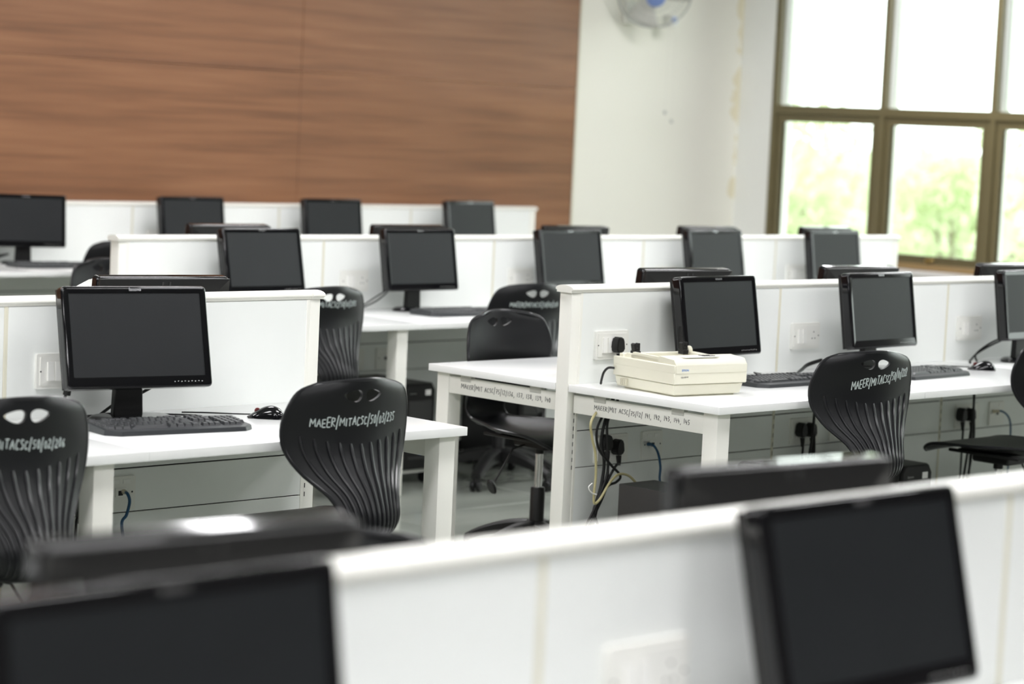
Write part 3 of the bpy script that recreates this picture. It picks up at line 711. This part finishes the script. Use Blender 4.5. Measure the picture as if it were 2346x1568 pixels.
def build_chair():
    t = thing('swivel_chair', 'c', 'chair')
    NT, NS = 68, 22
    P = [[shell_pt(17*i/NT, -1+2*j/NS) for j in range(NS+1)] for i in range(NT+1)]
    sh = MB(); sh.grid(P); me = sh.mesh('shell_raw'); raw = put('shell_raw', me)
    so = raw.modifiers.new('s', 'SOLIDIFY'); so.thickness = .009; so.offset = 0; so.use_rim = True
    cut = MB()
    for sg in (-1, 1):
        pts = []
        for k in range(20):
            a = 2*PI*k/20; r = 1
            x = .029*math.cos(a); zz_ = .0185*math.sin(a)*(1-.45*math.cos(a)*(1)) 
            if math.sin(a) > 0: zz_ *= .62
            pts.append((sg*(.035+x*1.0), .887+zz_))
        cut.prism(pts if sg > 0 else pts[::-1], -.4, -.1, 'y')
    cm = cut.mesh('cut', False); co = put('cut', cm)
    bo = raw.modifiers.new('b', 'BOOLEAN'); bo.object = co; bo.operation = 'DIFFERENCE'; bo.solver = 'EXACT'
    bpy.context.view_layer.update()
    fin = bpy.data.meshes.new_from_object(raw.evaluated_get(bpy.context.evaluated_depsgraph_get()))
    bpy.data.objects.remove(raw); bpy.data.objects.remove(co)
    fin.name = 'shell'; fin.materials.clear(); fin.materials.append(M['shell']); fin.shade_smooth(); fin.set_sharp_from_angle(angle=math.radians(50))
    put('shell', fin, t)
    # rim bead around the edge
    edge = [shell_pt(17*i/60, 1) for i in range(61)]+[shell_pt(17, 1-2*j/12) for j in range(1, 12)]+[shell_pt(17*i/60, -1) for i in range(60, -1, -1)]+[shell_pt(0, -1+2*j/12) for j in range(1, 12)]
    MB().tube(edge, .0062, 8, closed=True).build('rim', M['rib'], t)
    for k in range(11):
        s = -.80+1.62*k/10; ztop = .752+.035*abs(s)**1.5
        t0 = back_t(ztop); pts = [shell_pt(t0+(9.9-t0)*i/26, s, .0045) for i in range(27)]
        MB().tube(pts, [.003]+[.0054]*24+[.004, .002], 7).build('rib', M['rib'], t)
    # mechanism, lever, gas lift
    mb = MB(); mb.box(-.10, -.11, .468, .10, .12, .484, .004); mb.box(-.06, -.08, .438, .06, .08, .470, .006); mb.box(-.13, -.17, .472, -.115, .14, .484, .003); mb.box(.115, -.17, .472, .13, .14, .484, .003); mb.build('mechanism', M['blackpl'], t)
    lv = MB(); lv.tube([(.04, -.02, .452), (.11, -.03, .435), (.17, -.035, .345), (.19, -.037, .32)], .004, 6)
    lv.lathe([(0, -.006), (.020, -.006), (.024, 0), (.020, .006), (0, .006)], 16, Matrix.Translation((.202, -.038, .30)) @ Matrix.Rotation(-1.1, 4, 'Y') @ Matrix.Diagonal((1.3, .9, 1, 1))); lv.build('lever', M['blackpl'], t)
    MB().lathe([(0, .25), (.0145, .25), (.0145, .445), (0, .445)], 20).build('lift_piston', M['chrome'], t)
    MB().lathe([(0, .415), (.018, .415), (.018, .455), (0, .455)], 20).build('lift_collar', M['blackpl'], t)
    MB().lathe([(0, .10), (.027, .10), (.027, .285), (.024, .290), (.0, .290)], 24).build('lift_cover', M['blackpl'], t)
    MB().lathe([(0, .075), (.045, .08), (.050, .12), (.040, .158), (.028, .165), (0, .165)], 24).build('hub', M['blackpl'], t)
    for k in range(5):
        a = 2*PI*k/5; u = Vector((math.cos(a), math.sin(a), 0)); n = Vector((-u.y, u.x, 0))
        bm = bmesh.new(); rings = []
        for i in range(10):
            f = i/9; r_ = .03+.26*f; zt = .165-.080*f**1.9; zb_ = zt-(.060-.030*f); hw = .033-.010*f
            c = u*r_
            rings.append([bm.verts.new(c+n*hw*sx+Vector((0, 0, zc_))) for sx, zc_ in ((-1, zb_), (1, zb_), (1, zt-.01), (.55, zt), (-.55, zt), (-1, zt-.01))])
        for A, B in zip(rings, rings[1:]):
            for q in range(6): bm.faces.new((A[q], A[(q+1) % 6], B[(q+1) % 6], B[q]))
        bm.faces.new(rings[0]); bm.faces.new(rings[-1][::-1]); bmesh.ops.recalc_face_normals(bm, faces=bm.faces)
        leg = MB().add(bm).build('base_arm', M['blackpl'], t)
        cs = MB(); c = u*.285
        for sg in (-1, 1):
            cs.lathe([(0, -.009), (.022, -.009), (.025, -.004), (.025, .004), (.022, .009), (0, .009)], 16, Matrix.Translation(c+n*sg*.014+Vector((0, 0, .0255))) @ Matrix.Rotation(a, 4, 'Z') @ Matrix.Rotation(PI/2, 4, 'X'))
        cs.lathe([(0, .02), (.008, .02), (.008, .075), (0, .075)], 8, Matrix.Translation(c)); cs.box(-.012, -.012, .03, .012, .012, .055, .003, mtx=Matrix.Translation(c))
        cs.build('castor', M['blackpl'], leg)
    return t
chp = build_chair(); fc = [True]
def chair(label, x, y, rot, text=None, group=None, seed=1):
    c = chp if fc[0] else copy_tree(chp)
    place(c, label, x, y, rot, 0, group or 'black swivel chairs')
    if text: PENDING.append((c, text, seed))
    fc[0] = False
    return c
PENDING = []
chair('black ribbed chair in front of the sharp left keyboard, number ending 235', 4.145, 4.985, 0, ('MAEER/MITACSC/50/03/235', -.150, .140, .802, .806, .024))
chair('black ribbed chair cut by the left edge, number ending 206', 3.10, 4.985, 0, ('MAEER/MITACSC/50/02/206', -.16, .125, .812, .800, .022))
chair('black ribbed chair at right beside the printer keyboard, number ending 222', 6.425, 4.96, -12, ('MAEER/MITACSC/50/01/222', -.085, .175, .800, .842, .026))
chair('black chair at the right edge with its seat facing the desk sockets', 7.56, 5.0, 0, ('MAEER/MITACSC/50/01/221', -.10, .16, .80, .80, .024))
dch = fc and [o for o in bpy.data.objects if o.get('label', '').startswith('black chair at the right edge')][0]
for c_ in dch.children:
    if c_.name.startswith('base_arm'): c_.rotation_euler = (0, 0, PI/5)
chair('black ribbed chair behind the left partition end, facing the third row', 6.30, 7.65, 0, ('MAEER/MITACSC/50/01/205', -.16, .14, .845, .845, .022))
chair('black chair at the third row desk, behind the plain-fronted aisle chair', 7.475, 7.60, -9, ('MAEER/MITACSC/50/03/230', -.13, .13, .825, .825, .020))
chair('black chair with smooth plain front facing us at the aisle desk end', 6.215, 6.10, 180)
chair('dark chair at the farthest row, showing left of the third row post', 7.29, 10.50, 0)
chair('grey-lit chair front facing us behind the third row post', 6.30, 8.785, 180)
chair('blurred dark chair top at bottom centre behind the nearest monitors', 2.56, 2.75, 180)
for c, (tx, a0, a1, z0, z1, hh), seed in PENDING:
    def mp(a, b, a0=a0, a1=a1, z0=z0, z1=z1):
        f = a/(a1-a0); x = a0+a; z = z0+(z1-z0)*f+b; t_ = back_t(z); s = max(-.99, min(.99, x/spl(WID, t_))); return shell_pt(t_, s, .0050)
    handwriting(tx, mp, a1-a0, hh, .0016, 'handwriting', M['chalk'], c, seed=len(tx)+int(a0*100))

# ------------------------------------------------------------------ dot matrix printer
def printer():
    t = thing('dot_matrix_printer', 'cream dot matrix printer on the right desk end', 'printer', (5.846, 5.135, DZ), math.radians(-8))
    W_, D_ = .322, .32
    b = MB()
    b.prism([(.012, .012), (W_-.02, .012), (W_-.02, D_-.01), (.012, D_-.01)], .006, .040, 'z', taper=[(.006, .006), (W_-.012, .006), (W_-.012, D_-.004), (.006, D_-.004)], bev=.002); b.box(.03, .03, 0, W_-.03, D_-.03, .008)
    b.build('base', M['beige'], t)
    s = MB(); # side walls, back wall, body block below the well
    s.box(0, 0, .042, W_, D_, .082, .003)
    s.box(0, 0, .078, .018, D_, .106, .002); s.prism([(.05, .100), (.06, .116), (D_-.05, .121), (D_-.03, .100)], .016, .028, 'x', bev=.0012)
    s.box(W_-.018, 0, .078, W_, D_, .106, .002); s.prism([(.05, .100), (.06, .116), (D_-.05, .121), (D_-.03, .100)], W_-.045, W_-.016, 'x', bev=.0012)
    s.box(.02, D_-.03, .078, W_-.04, D_-.006, .116, .002)
    s.prism([(.02, .080), (.02, .116), (.035, .122), (D_-.085, .127), (D_-.075, .118), (D_-.075, .080)], .016, .026, 'x')
    s.build('housing', M['beige'], t)
    f = MB(); f.prism([(-.002, .078), (-.002, .106), (.012, .124), (.085, .130), (.095, .126), (.095, .078)], .006, W_-.004, 'x', bev=.0015); f.build('front_cover', M['beige'], t)
    c = MB(); c.box(.06, .018, .1275, .21, .072, .1312, mtx=Matrix.Rotation(.0, 4, 'X')); cp = c.build('control_panel', M['plate'], t)
    q = MB()
    for k in range(5): q.box(.15+k*.011, .03, .131, .157+k*.011, .042, .1328)
    for k in range(3): q.box(.15+k*.016, .05, .131, .160+k*.016, .058, .1328)
    q.build('button', M['case'], cp)
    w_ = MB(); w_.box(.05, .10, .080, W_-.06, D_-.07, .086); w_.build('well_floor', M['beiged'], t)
    MB().lathe([(0, 0), (.012, 0), (.012, W_-.08), (0, W_-.08)], 18, Matrix.Translation((.04, D_-.13, .096)) @ Matrix.Rotation(PI/2, 4, 'Y')).build('platen', M['blackpl'], t)
    for px in (.035, W_-.075):
        k = MB(); k.box(px, D_-.075, .112, px+.022, D_-.045, .128, .001); k.prism([(px, .126), (px+.022, .126), (px+.021, .154), (px+.016, .154), (px+.014, .138), (px+.008, .136), (px+.002, .154), (px-.005, .150)], D_-.07, D_-.052, 'y'); k.build('tractor_clip', M['blackpl'], t)
    MB().lathe([(0, 0), (.014, 0), (.017, .006), (.017, .014), (0, .016)], 18, Matrix.Translation((W_-.05, D_-.06, .124)) @ Matrix.Rotation(PI/2, 4, 'Y')).build('knob', M['beiged'], t)
    for k in range(3): pass
    vt = MB()
    for k in range(4): vt.box(-.0006, D_-.045-.009*k, .012, .006, D_-.041-.009*k, .034)
    vt.build('vent', M['beiged'], t)
    lm = font_mesh('EPSON', .010, .0003); lm.materials.append(M['blues']); put('lettering', lm, t, (.045, -.0024, .089), (PI/2, 0, 0))
    lm = font_mesh('LQ-300+II', .0075, .0003); lm.materials.append(M['steel']); put('lettering', lm, t, (.045, -.0004, .066), (PI/2, 0, 0))
    return t
printer()

# ------------------------------------------------------------------ computer towers
def tower(label, x, y, z0, w_=.178, d_=.40, h_=.37, caddy=True, side_logo=False):
    t = thing('computer_tower', label, 'computer', (x, y, 0), 0, 'black computer towers')
    b = MB(); b.box(0, .02, z0, w_, d_, z0+h_, .004, 2); b.build('case', M['case'], t)
    f = MB(); f.prism([(0, z0), (w_, z0), (w_, z0+h_-.03), (w_-.02, z0+h_), (.02, z0+h_), (0, z0+h_-.03)], 0, .022, 'y', bev=.003); fo = f.build('front_bezel', M['blackpl'], t)
    MB().box(.02, -.0035, z0+h_-.16, w_-.02, .002, z0+h_-.075, .002).build('drive_bay', M['case'], fo)
    MB().box(w_-.060, -.002, z0+h_-.052, w_-.028, .001, z0+h_-.028).build('sticker', M['sticker'], fo)
    MB().lathe([(0, 0), (.010, 0), (.009, .002), (0, .003)], 14, Matrix.Translation((w_*.55, -.001, z0+.075)) @ Matrix.Rotation(PI/2, 4, 'X')).build('badge', M['blues'], fo)
    MB().box(.025, -.004, z0+.045, w_-.02, .002, z0+.056, .001).build('port_strip', M['case'], fo)
    lm = font_mesh('lenovo', .014, .0003); lm.materials.append(M['steel']); put('logo', lm, fo, (.045, -.001, z0+h_-.042), (PI/2, 0, 0))
    if side_logo:
        lm = font_mesh('lenovo', .055, .0012); lm.materials.append(M['case']); put('logo', lm, t, (-.0003, .20, z0+h_*.62), (PI/2, 0, -PI/2))
    if caddy:
        c = MB(); c.box(-.012, .02, .052, w_+.012, d_-.02, z0-.001, .003); c.build('caddy', M['plate'], t)
        for wx in (.01, w_-.01):
            for wy in (.05, d_-.06):
                MB().lathe([(0, -.010), (.022, -.010), (.026, 0), (.022, .010), (0, .010)], 14, Matrix.Translation((wx, wy, .0262)) @ Matrix.Rotation(PI/2, 4, 'Y')).build('wheel', M['blackpl'], t)
    return t
tower('black computer tower under the printer desk with a raised side logo', 5.865, 4.985, .06, d_=.39, side_logo=True)
tower('black computer tower with a white sticker under the right desk', 7.185, 5.16, .055, d_=.36)
tower('black computer tower with blue badge behind the left aisle desk legs', 7.025, 7.74, .072, d_=.40, h_=.383)
tower('black computer tower in shadow behind the aisle chair lift', 7.80, 7.80, .06, d_=.40)

# ------------------------------------------------------------------ cables and plugs
def smooth(pts, n=8):
    out = []; P = [Vector(p) for p in pts]
    for i in range(len(P)-1):
        a, b_, c, d = P[max(0, i-1)], P[i], P[i+1], P[min(len(P)-1, i+2)]
        for k in range(n):
            f = k/n; out.append(.5*((2*b_)+(c-a)*f+(2*a-5*b_+4*c-d)*f*f+(-a+3*b_-3*c+d)*f**3))
    return out+[P[-1]]
def cable(label, pts, r=.0042, material='blackpl', group=None, name='cable', plug=None, boot=None):
    P = smooth(pts); c = MB(); c.tube(P, r, 8)
    o = c.build(name, M[material]); tag(o, label, 'cable', group)
    if plug:
        x, y, z = plug; q = MB()
        q.prism([(x-.021, z-.014), (x-.012, z-.028), (x+.012, z-.028), (x+.021, z-.014), (x+.017, z+.014), (x+.009, z+.026), (x-.009, z+.026), (x-.017, z+.014)], y-.036, y-.001, 'y', bev=.004, seg=2)
        q.tube([(x, y-.025, z-.03), (x, y-.027, z-.05), (x, y-.027, z-.064)], [.010, .008, .006], 8)
        q.build('plug', M['blackpl'], o)
    if boot:
        p0, p1 = P[0], P[2]; d = (P[1]-P[0]).normalized(); q = MB(); q.tube([P[0]-d*.002, P[0]+d*.026], [.0075, .006], 6); q.build('boot', M[boot], o)
    return o
YA = Y1-.012
def pp(u, v, Y): return tuple(at(u, v, 1, Y))
# upper socket plug of the printer, its cord falling behind the printer
pA = at(1417, 790, 1, YA-.02)
cable('black plug and cord in the socket above the printer', [(pA.x, YA-.03, pA.z-.06), (pA.x-.005, YA-.04, pA.z-.09), (pA.x-.02, YA-.05, DZ+.03), (pA.x-.03, YA-.05, DZ+.006)], .004, group=None, plug=(pA.x, YA, pA.z))
cable('short black power cord curving out of the back of the printer', [(5.885, 5.44, .815), (5.868, 5.452, .815), (5.858, 5.462, .80), (5.862, 5.475, .775), (5.875, 5.49, .757)], .0042)
# lower plugs with cords, right desk first bay
for k, (u, v, lb, tail) in enumerate(((1390, 1014, 'black plug with cord under the printer desk, left one', ((1393, 1070), (1388, 1120), (1362, 1180), (1332, 1240))),
                                      (1416, 1024, 'black plug with cord under the printer desk, right one', ((1411, 1068), (1393, 1100), (1372, 1150), (1352, 1240))))):
    p = at(u, v, 1, YA-.02)
    cable(lb, [(p.x, YA-.03, p.z-.06)]+[pp(a, b, YA-.05-.02*k) for a, b in tail], .0045, plug=(p.x, YA, p.z))
cable('thick black cable falling behind the printer desk apron', [(5.98, YA-.03, DZ-.03)]+[pp(u, v, Y1-.07) for u, v in ((1388, 960), (1378, 1010), (1384, 1060), (1378, 1110), (1364, 1160), (1350, 1240))], .006, group='black cables under the printer desk')
cable('black cable bulging left beside the printer desk plugs', [(5.96, YA-.05, DZ-.03)]+[pp(u, v, Y1-.10) for u, v in ((1380, 955), (1367, 990), (1372, 1030), (1398, 1064), (1421, 1090), (1412, 1105), (1392, 1115), (1370, 1150), (1345, 1200), (1320, 1240))], .0045, group='black cables under the printer desk')
cable('black cable hanging straight behind the plugs under the printer desk', [(6.0, YA-.04, DZ-.03)]+[pp(u, v, Y1-.085) for u, v in ((1394, 960), (1391, 1010), (1392, 1080), (1376, 1130), (1360, 1170), (1368, 1200), (1378, 1240))], .005, group='black cables under the printer desk')
cable('yellowed looping cable hanging under the printer desk', [(5.93, YA-.06, DZ-.03)]+[pp(u, v, Y1-.12) for u, v in ((1357, 960), (1356, 1000), (1364, 1040), (1365, 1090), (1361, 1130), (1362, 1154), (1376, 1142), (1396, 1108), (1416, 1088), (1437, 1089), (1453, 1102), (1458, 1112))], .0045, 'yellow')
cable('small white cable tie below the yellowed cable loop', [pp(u, v, Y1-.13) for u, v in ((1357, 1108), (1349, 1116), (1352, 1126), (1360, 1132), (1367, 1134))], .0022, 'plate', name='cable_tie')
cable('blue network cable dropping from the data plate beside the printer desk plugs', [pp(1486, 1018, YA)]+[pp(u, v, Y1-.06) for u, v in ((1498, 1022), (1508, 1040), (1513, 1070), (1515, 1110))]+[(6.30, Y1-.08, .34)], .0045, 'blue', name='network_cable', boot='blue')
# left desk: plug and blue cable
p = at(178, 1147, 1, YA-.02)
cable('black plug and cord beside the left chair under the left desk', [(p.x, YA-.03, p.z-.06), pp(176, 1190, YA-.03), pp(172, 1240, YA-.04), (p.x-.03, YA-.04, .05)], .004, plug=(p.x, YA, p.z))
cable('blue network cable with ivory boot under the left desk', [pp(283, 1127, YA)]+[pp(u, v, Y1-.05) for u, v in ((292, 1132), (297, 1150), (290, 1180), (279, 1208))]+[(3.96, Y1-.06, .30)], .0045, 'blue', name='network_cable', boot='ivory')
# right desk, second and third bay plugs
for (u, v, dx, lb) in ((1845, 985, 22, 'black plugs and hanging cords left of the marked right chair'), (2212, 950, 20, 'black plugs and hanging cords left of the right edge chair')):
    for k in (0, 1):
        p = at(u+dx*k-8, v, 1, YA-.02)
        cable(lb+(', left plug' if k == 0 else ', right plug'), [(p.x, YA-.03, p.z-.06), (p.x-.015, YA-.04, p.z-.14), (p.x-.03, YA-.05, p.z-.26)], .0045, plug=(p.x, YA, p.z))
    p = at(u, v, 1, YA-.03)
    for k in (0, 1): cable('black cable dropping from the worktop past the '+('second' if u < 2000 else 'third')+' pair of plugs, '+('front' if k else 'rear')+' one', [(p.x+.03, YA-.03-.02*k, DZ-.03), (p.x+.01, YA-.06, p.z+.05), (p.x-.02+.03*k, YA-.07, p.z-.1), (p.x-.05+.03*k, YA-.07, p.z-.28)], .005)
for (u, v, lb) in ((1918, 978, 'network cable curving down behind the marked right chair'), (2275, 943, 'network cable curving down above the right edge seat')):
    p = at(u, v, 1, YA)
    cable(lb, [(p.x, YA, p.z), (p.x+.03, YA-.03, p.z), (p.x+.055, YA-.05, p.z-.04), (p.x+.065, YA-.05, p.z-.14), (p.x+.06, YA-.05, p.z-.26)], .004, 'blue' if u > 2000 else 'ivory', name='network_cable', boot='ivory')
# monitor and keyboard leads on the worktops
def lead(lb, pts, r=.0035): return cable(lb, pts, r, name='cable')
lead('black lead with a thick ferrite behind the large left monitor', [(3.70, 5.44, .875), (3.695, 5.45, .84), (3.69, 5.46, .80), (3.70, 5.47, .765), (3.82, 5.49, .756), (3.9, 5.50, .756)], .004)
MB().tube([(3.697, 5.446, .865), (3.694, 5.452, .825)], .011, 10).build('ferrite', M['blackpl'], bpy.data.objects['cable'] if False else [o for o in bpy.data.objects if o.get('label', '').startswith('black lead with a thick ferrite')][0])
lead('thin black keyboard lead curving behind the sharp left keyboard', [(4.02, 5.285, .765), (4.06, 5.34, .762), (4.03, 5.42, .757), (3.95, 5.49, .756), (3.86, 5.50, .755)], .0026)
lead('black video cable below the large left monitor, right of its neck', [(4.02, 5.44, .86), (3.99, 5.46, .835), (3.95, 5.48, .81), (3.9, 5.5, .79), (3.84, 5.50, .757)], .0045)
lead('thin mouse lead behind the glossy left mouse', [(4.285, 5.315, .757), (4.24, 5.36, .754), (4.16, 5.43, .754), (4.10, 5.47, .754)], .0022)
lead('thin lead arching behind the printer keyboard', [(6.55, 5.34, .765), (6.58, 5.40, .775), (6.66, 5.46, .765), (6.74, 5.50, .754)], .0026)
lead('thin lead behind the right keyboard', [(7.25, 5.31, .765), (7.24, 5.38, .775), (7.2, 5.45, .765), (7.15, 5.50, .754)], .0026)
lead('thin lead running from the right keyboard to the mouse', [(7.50, 5.33, .757), (7.58, 5.40, .757), (7.68, 5.42, .756), (7.76, 5.36, .757), (7.80, 5.32, .757)], .0026)
for k in range(2): lead('black cable curling from the pale reflecting monitor, '+('upper one' if k else 'lower one'), [(8.24, 5.46, .84+.01*k), (8.16, 5.48, .81+.01*k), (8.09, 5.49, .78), (8.02+.02*k, 5.47-.02*k, .756), (7.98, 5.44-.03*k, .755)], .004)
for k in range(2): lead('black cable behind the marked right chair top, '+('upper one' if k else 'lower one'), [(7.08, 5.49, .79+.006*k), (7.0, 5.49, .775+.008*k), (6.94, 5.47, .762+.006*k), (6.87, 5.44, .7545+.001*k)], .004)
for k in range(2): lead('black cable beside the third row chair back, '+('upper one' if k else 'lower one'), [(7.25, 8.10, .86), (7.18, 8.12, .80+.02*k), (7.08, 8.10, .77+.012*k), (6.98, 8.05, .756+.002*k)], .0035)
for k in range(2): lead('grey lit cable left of the farthest left monitor stand, '+('upper one' if k else 'lower one'), [(7.10, 11.07, .80), (7.0, 11.06, .775+.015*k), (6.88, 11.0, .762+.01*k), (6.78, 10.95, .756)], .005)

# pale machine behind the left partition, only its sloping corner shows
t = thing('slim_scanner', 'slim pale grey upright machine whose sloping corner shows left of the monitor back', 'scanner', (3.945, 5.87, DZ))
MB().prism([(0, 0), (.40, 0), (.40, .335), (.36, .352), (.16, .352), (.03, .295), (0, .24)], 0, .085, 'y', bev=.006, seg=2).build('housing', M['alu2'], t)
MB().box(.05, -.003, .05, .35, .004, .12, .003).build('paper_tray', M['plate'], t)
MB().box(.18, .02, .350, .30, .07, .356, .002).build('control_panel', M['case'], t)

# ------------------------------------------------------------------ wall fan
def fan():
    c = at(1500, -20, 1, YB-.22); t = thing('wall_fan', 'white wall fan with blue hub at the top of the cream wall', 'fan', (c.x, YB-.22, c.z))
    R = .25; head = Matrix.Rotation(-.72, 4, 'Z')@Matrix.Rotation(.50, 4, 'X')@Matrix.Rotation(PI/2, 4, 'X')
    m_ = MB(); m_.box(-.05, .20, -.22, .05, .249, -.06, .006); m_.tube([(0, .21, -.14), (0, .13, -.14), (0, .10, -.05), (0, .09, 0)], [.02, .02, .024, .03], 12); m_.build('wall_bracket', M['fanwhite'], t)
    MB().lathe([(0, -.12), (.05, -.11), (.065, -.06), (.065, -.02), (.04, 0), (0, 0)], 24, head).build('motor_housing', M['fanwhite'], t)
    gd = MB()
    for rr, zz_, th in ((R, .045, .0075), (R*.66, .085, .0016), (R*.4, .098, .0016), (R*.82, .07, .0016), (R*.66, .0, .0016), (R*.82, .015, .0016)):
        gd.tube([head @ Vector((rr*math.cos(2*PI*k/40), rr*math.sin(2*PI*k/40), zz_)) for k in range(40)], th, 6, closed=True)
    for k in range(48):
        a = 2*PI*k/48
        gd.tube([head @ Vector((r_*math.cos(a), r_*math.sin(a), z_)) for r_, z_ in ((.05, .105), (R*.5, .096), (R*.8, .073), (R, .045), (R*.8, .012), (R*.4, -.005), (.05, -.01))], .0009, 4)
    gd.build('guard', M['fangrey'], t)
    bl = MB()
    for k in range(3):
        P = []
        for i in range(9):
            f = i/8; r_ = .045+.205*f; row = []
            for j in range(7):
                g_ = j/6-.5; a = 2*PI*k/3+.5*f*.5+g_*(1.1-.15*f); row.append(head @ Vector((r_*math.cos(a), r_*math.sin(a), .035+g_*.045)))
            P.append(row)
        o = MB(); o.grid(P); bo = o.build('blade', M['fanwhite'], t); bo.modifiers.new('s', 'SOLIDIFY').thickness = .0025
    MB().lathe([(0, .105), (.062, .104), (.066, .110), (.055, .117), (0, .120)], 28, head).build('hub_cap', M['fanblue'], t)
    s = at(1533, 50, 1, YB-.1); dx, dz = s.x-c.x, s.z-c.z
    MB().box(dx-.045, .06, dz-.04, dx+.035, .15, dz+.045, .01, 2).build('switch_box', M['fanwhite'], t)
    MB().lathe([(0, 0), (.022, 0), (.018, .02), (0, .022)], 16, Matrix.Translation((dx-.02, .058, dz+.01)) @ Matrix.Rotation(PI/2, 4, 'X')).build('switch_knob', M['fanblue'], t)
    for (u, v) in ((1523, 258), (1538, 278)):
        e_ = at(u, v, 1, YB-.12); ex, ez = e_.x-c.x, e_.z-c.z
        q = MB(); q.tube([(ex, .10, dz-.03), (ex, .10, ez)], .0007, 5); co = q.build('pull_cord', M['fanwhite'], t)
        MB().lathe([(0, -.014), (.008, -.012), (.011, 0), (.007, .012), (0, .015)], 12, Matrix.Translation((ex, .10, ez))).build('cord_bead', M['fangrey'], co)
fan()
